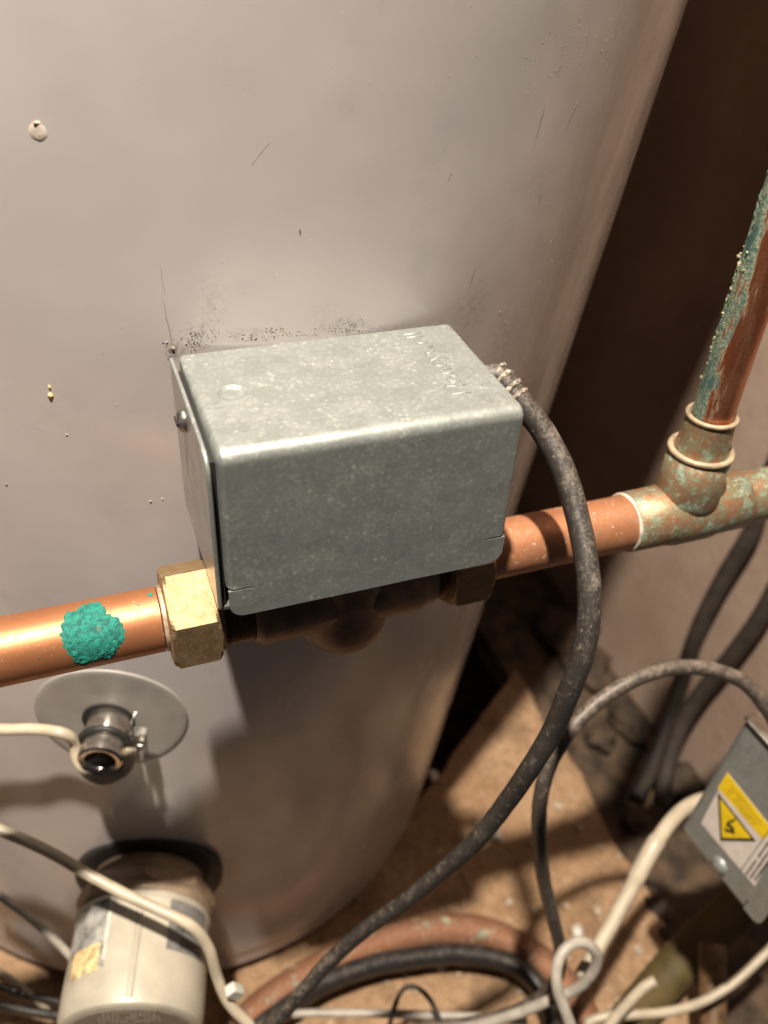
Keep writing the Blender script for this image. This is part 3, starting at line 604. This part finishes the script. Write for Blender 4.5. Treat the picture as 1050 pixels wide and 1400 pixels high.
for i, (pts, r, lab, m_) in enumerate(zip([[[-175.0, 125.7, -459.2], [-149.1, 113.1, -461.5], [-132.3, 103.2, -465.0], [-106.5, 90.7, -467.3], [-63.1, 70.7, -469.8]], [[-172.9, 111.0, -451.2], [-147.9, 98.2, -454.2], [-127.1, 87.5, -456.7], [-101.7, 75.8, -458.2], [-63.8, 61.8, -464.4]], [[-174.2, 142.9, -454.6], [-149.4, 125.0, -463.8], [-132.0, 104.4, -463.5], [-117.3, 87.5, -476.4]]], (2.6, 2.9, 1.8), ('upper of the two black flexes at the bottom left corner', 'lower of the two black flexes at the bottom left corner', 'thin white wire above the black flexes at the bottom left corner'), ('flex3', 'flex3', 'cream'))):
    cable('black_flex' if i < 2 else 'white_wire', lab, pts, r, m_, 'flexes in the bottom left corner' if i < 2 else None)

# floor level, bottom centre
def floorpipe(name, label, pts, r, mat, cat='pipe', **k): return tag(obj(name, tube(pts, r, 32, 5, **k), mat, None, 'all'), label, cat)
floorpipe('bent_copper_pipe', 'dull pink copper pipe curving over the floor at the bottom', [[-23.1, 41.1, -493.1], [5.2, 58.0, -494.7], [45.0, 71.0, -497.6], [91.2, 77.8, -501.6], [137.5, 76.8, -506.1], [170.7, 69.3, -509.7], [195.0, 55.1, -513.0], [214.7, 32.4, -516.3], [226.5, 3.0, -519.4], [225.9, -29.2, -521.5]], 11.5, 'cu_floor', wob=.05)
cable('floor_tube', 'black tube curving along the inside of the bent copper pipe', [[-2.9, 43.9, -488.8], [29.9, 54.4, -491.2], [52.7, 61.0, -493.0], [85.9, 63.2, -496.0], [118.7, 60.1, -499.3], [153.8, 53.4, -503.1], [186.0, 38.8, -507.1], [201.1, 20.7, -509.8], [203.1, -0.4, -511.4], [195.7, -22.4, -512.1]], 7.2, 'flex3')  # near-black tube following the inner side of the copper bend
cable('pale_floor_wire', 'straight pale wire along the bottom edge of the photograph', [[25.7, 37.8, -465.3], [45.8, 30.8, -463.9], [87.9, 15.0, -461.9], [136.4, -4.1, -460.8], [167.1, -17.1, -461.3]], 2.6, 'greyw')
cable('thin_wire_loop', 'thin brown wire bent into a small arch at the bottom', [[75.8, 0.0, -453.1], [84.5, 10.3, -436.6], [92.6, 16.6, -433.2], [100.5, 14.2, -432.1], [107.6, 5.6, -438.9], [111.8, -13.2, -451.1]], 1.6, 'brownw')
cable('white_flex_run', 'thick cream flex rising behind the warning label box', [[316.3, 14.8, -325.0], [289.0, 19.6, -324.6], [267.1, 16.7, -325.7], [243.5, 5.7, -330.9], [222.8, -6.8, -347.8], [207.3, -16.5, -359.0], [191.2, -25.8, -369.9], [182.1, -30.9, -380.4]], 4.6, 'cream', rf=lambda t: 5.3 if .45 < t < .62 else 4.5, wob=0)
cable('ring_loop_flex', 'grey white flex looped into a ring at the bottom right of centre', [[81.7, -17.7, -414.2], [113.4, -27.4, -402.0], [135.7, -34.6, -386.5], [154.0, -39.2, -371.5], [168.6, -42.2, -359.7], [176.1, -41.5, -345.4], [177.0, -37.9, -334.1], [169.6, -33.3, -325.7], [159.8, -33.1, -325.4], [152.2, -37.7, -329.7], [149.3, -45.7, -337.5], [150.5, -55.9, -345.8], [152.9, -68.6, -358.1]], 3.0, 'greyw')
cable('white_flex', 'white flex sweeping up to the right edge below the warning label box', [[202.3, -31.3, -460.9], [214.2, -32.6, -456.6], [234.5, -39.1, -454.4], [258.1, -45.3, -453.4], [281.1, -47.7, -449.8], [302.8, -46.4, -442.4], [322.5, -42.6, -431.4], [350.7, -36.1, -413.1]], 3.0, 'cream')
cable('cut_flex_end', 'short cream flex with a cut end near the looped ring', [[200.1, -46.4, -455.5], [212.9, -40.5, -442.2], [224.4, -37.2, -432.6], [234.6, -35.0, -424.8], [242.3, -34.8, -420.8]], 3.3, 'cream')
floorpipe('olive_pipe', 'dark olive lagged pipe behind the warning label box', [[247.1, -25.5, -562.6], [291.1, -9.8, -522.2], [327.7, -0.3, -492.7], [374.9, 7.2, -460.6], [422.6, 16.2, -426.3]], 15, 'olive', wob=.08)
floorpipe('brown_pipe', 'dark brown upright pipe at the bottom edge under the warning label box', [[317.2, -13.7, -464.9], [307.1, -31.7, -475.1], [296.7, -52.3, -488.5], [285.7, -75.2, -505.0]], 9, 'brownp')
for i, (pts, lab) in enumerate(zip([[[473.0, 215.4, -212.2], [469.7, 213.4, -252.2], [465.7, 206.9, -292.9], [460.4, 211.5, -350.6], [453.6, 211.5, -411.2], [444.9, 200.9, -465.8], [435.5, 189.5, -507.0], [413.1, 169.5, -533.7], [383.2, 148.6, -549.0]], [[471.2, 170.0, -242.8], [465.2, 163.9, -298.9], [461.0, 162.8, -344.8], [456.6, 167.8, -391.7], [448.8, 176.5, -450.5], [436.8, 175.3, -490.6], [420.5, 160.3, -524.8], [401.5, 134.3, -548.8]]], ('blurred brown tube in front of the wall, left of the pair', 'blurred brown tube in front of the wall, right of the pair'))):
    cable('wall_tube', lab, pts, 7.6, 'brownw', 'brown tubes in front of the wall')  # pair of dark brown tubes running down close to the wall
# rubble, timber and crumbs on the floor
def lump(p, r, i, sq, lab): tag(obj('rubble_lump', blob(p, r, i, sq, 3), 'dirt', None, 'all'), lab, 'rubble', 'rubble along the foot of the wall')
for i, (p, r, sq, lab) in enumerate(zip([[339.0, 59.8, -560.6], [333.6, 30.1, -562.0], [426.8, 313.0, -552.2], [426.5, 361.5, -549.0], [432.5, 233.2, -558.0], [440.0, 153.3, -564.0], [389.3, 220.6, -554.8], [376.3, 133.8, -559.3]], (18, 14, 22, 26, 20, 20, 14, 12), [(1, 1.3, .8), (1, 1, 1), (1, 1.6, .7), (1.2, 1.4, .8), (.9, 1.5, .7), (1, 1.2, 1), (1, 1, .6), (1.1, 1, .7)],
        ('brown rubble lump right of the thick cream flex', 'lowest brown rubble lump beside the olive pipe', 'dark rubble lump behind the valve flex', 'largest dark rubble lump in the shade behind the valve', 'rubble lump at the wall foot under the arching flex', 'rubble lump left of the warning label box', 'flat rubble lump under the start of the arch', 'small rubble lump beside the rising cream flex'))): lump(p, r, i, sq, lab)
vs = []
FZ = -509.2
for i in range(230):
    x = rnd.uniform(70, EDGE-2); y = rnd.uniform(-360, 0)
    if y > PITY+(x-PITX)*PITK-6: continue
    r = rnd.choice((.7, .9, 1.2, 1.6, 2.6)) if rnd.random() < .9 else 3.8
    vs.append(blob((x, y, FZ+r*.3), r, i, (rnd.uniform(.7, 1.4), rnd.uniform(.7, 1.4), .7), 1))
o = obj('floor_crumbs', join(*vs), 'crumb', None, False, TF); o['kind'] = 'stuff'; o['label'] = 'plaster crumbs scattered over the brown floor'; o['category'] = 'debris'
for i, (p, r) in enumerate(zip([[202.8, 212.1, -521.4], [234.8, 144.0, -529.0], [224.1, 158.7, -527.0], [261.7, 51.3, -537.7]], (5, 4, 2.5, 5))):
    tag(obj('white_crumb', blob(p, r, i+20, (1, 1.2, .8), 2), 'tabwhite', None), ('white crumb at the foot of the cylinder edge', 'white crumb beside the black valve flex', 'smaller white crumb left of its neighbour by the valve flex', 'pale crumb above the looped ring flex')[i], 'crumb', 'pale crumbs on the floor')

# ------------------------------------------------------------------ second valve box with the warning label, lower right
ax_, ay_, az_, ao_ = [Vector(q) for q in [[0.0842, -0.0202, 0.9962], [0.9915, 0.1013, -0.0817], [-0.0994, 0.9947, 0.0275], [248.9, -0.5, -306.5]]]
AF = Matrix(((ax_.x, ay_.x, az_.x, ao_.x*S), (ax_.y, ay_.y, az_.y, ao_.y*S), (ax_.z, ay_.z, az_.z, ao_.z*S), (0, 0, 0, 1)))
v2 = thing('zone_valve', 'dark galvanised valve box with yellow electrical warning label at the right edge', 'motorised valve', None, AF @ Matrix.Translation((.048, .026, -.085)))
obj('cover', cover(dimple=None, seed=9.), 'galv', v2, True, AF)
obj('end_plate', extrude(roundpoly([(.2, -1.2), (61, -1.2), (61, -62), (.2, -62)], 3), (99.2, -1.5, 0), (0, 1, 0), (0, 0, 1), (1, 0, 0), 1.2), 'plate', v2, False, AF)
obj('plate_lip', tube([(99.9, -1.2, -61), (99.9, -1.4, -30), (99.9, -1.2, -4), (99.9, .6, -.9), (99.9, 8, -.5)], .9, 10), 'plate', v2, True, AF)
gl = obj('cable_gland', lathe((100, 26, -34), (1, 0, 0), [(0, 10), (6, 10), (7, 8), (16, 7), (17, 4.4)], 32), 'rubber', v2, True, AF)
obj('rivet', lathe((7.4, .1, -29.6), (0, -1, 0), [(0, 5.6), (.8, 5.4), (2.2, 4.2), (3.1, 2.4), (3.4, .1)], 32), 'galv', v2, True, AF)
def decal(poly, off, mat, name, parent): return obj(name, extrude(poly, (0, -off, 0), (1, 0, 0), (0, 0, 1), (0, -1, 0), .06), mat, parent, False, AF)
lab = decal([[18.0, -9.3], [62.0, -6.9], [59.3, -46.1], [19.7, -50.2]], .06, 'white', 'warning_label', v2)
decal([[48.3, -6.9], [61.7, -7.1], [59.0, -42.8], [48.6, -39.8]], .13, 'yellow', 'yellow_bar', lab)
tri = [[45.8, -8.0], [21.3, -23.1], [43.7, -38.3]]
decal(tri, .13, 'ink', 'triangle_border', lab)
c_ = Vector([sum(q[k] for q in tri)/3 for k in (0, 1)]); decal([tuple(c_+(Vector(q)-c_)*.80) for q in tri], .20, 'yellow', 'triangle_panel', lab)
for poly in [[[44.2, -23.6], [40.1, -23.6], [36.6, -22.1], [33.3, -22.2], [33.2, -21.1], [36.9, -20.9], [40.4, -22.3]], [[31.0, -21.1], [34.5, -24.9], [35.3, -27.3], [34.0, -27.4], [31.5, -24.3], [29.6, -23.0]], [[36.6, -21.6], [37.4, -25.0], [36.0, -26.9], [34.6, -25.4], [34.2, -22.3]]]: decal(poly, .27, 'ink', 'lightning_bolt', lab)
decal([[18.8, -39.9], [56.8, -40.0], [56.8, -40.4], [18.9, -40.4]], .13, 'ink', 'divider_line', lab)
def uvlerp(a, b, t): return (a[0]+(b[0]-a[0])*t, a[1]+(b[1]-a[1])*t)
for (a, b), w in zip([[[57.4, -12.7], [55.6, -36.0]], [[54.6, -12.5], [52.4, -35.7]], [[51.8, -12.4], [50.5, -32.5]], [[20.3, -43.5], [51.7, -43.2]], [[21.5, -46.1], [50.5, -45.9]], [[21.1, -48.4], [47.7, -48.5]]], (1, 1, 1, 2, 2, 2)):
    n = 13; d = Vector(b)-Vector(a); L_ = d.length; d.normalize(); s = Vector((-d.y, d.x))*.55
    for k in range(n):
        if rnd.random() < .12: continue
        p0 = Vector(a)+d*L_*k/n; p1 = p0+d*L_/n*rnd.uniform(.6, .85)
        decal([tuple(p0-s), tuple(p1-s), tuple(p1+s), tuple(p0+s)], .2, 'brownink' if w == 1 else 'ink', 'printed_character', lab)
decal([[31.3, -42.4], [34.9, -42.0], [30.1, -45.2], [26.4, -45.5], [25.8, -44.3]], .05, 'crumb', 'paint_scratch', v2)
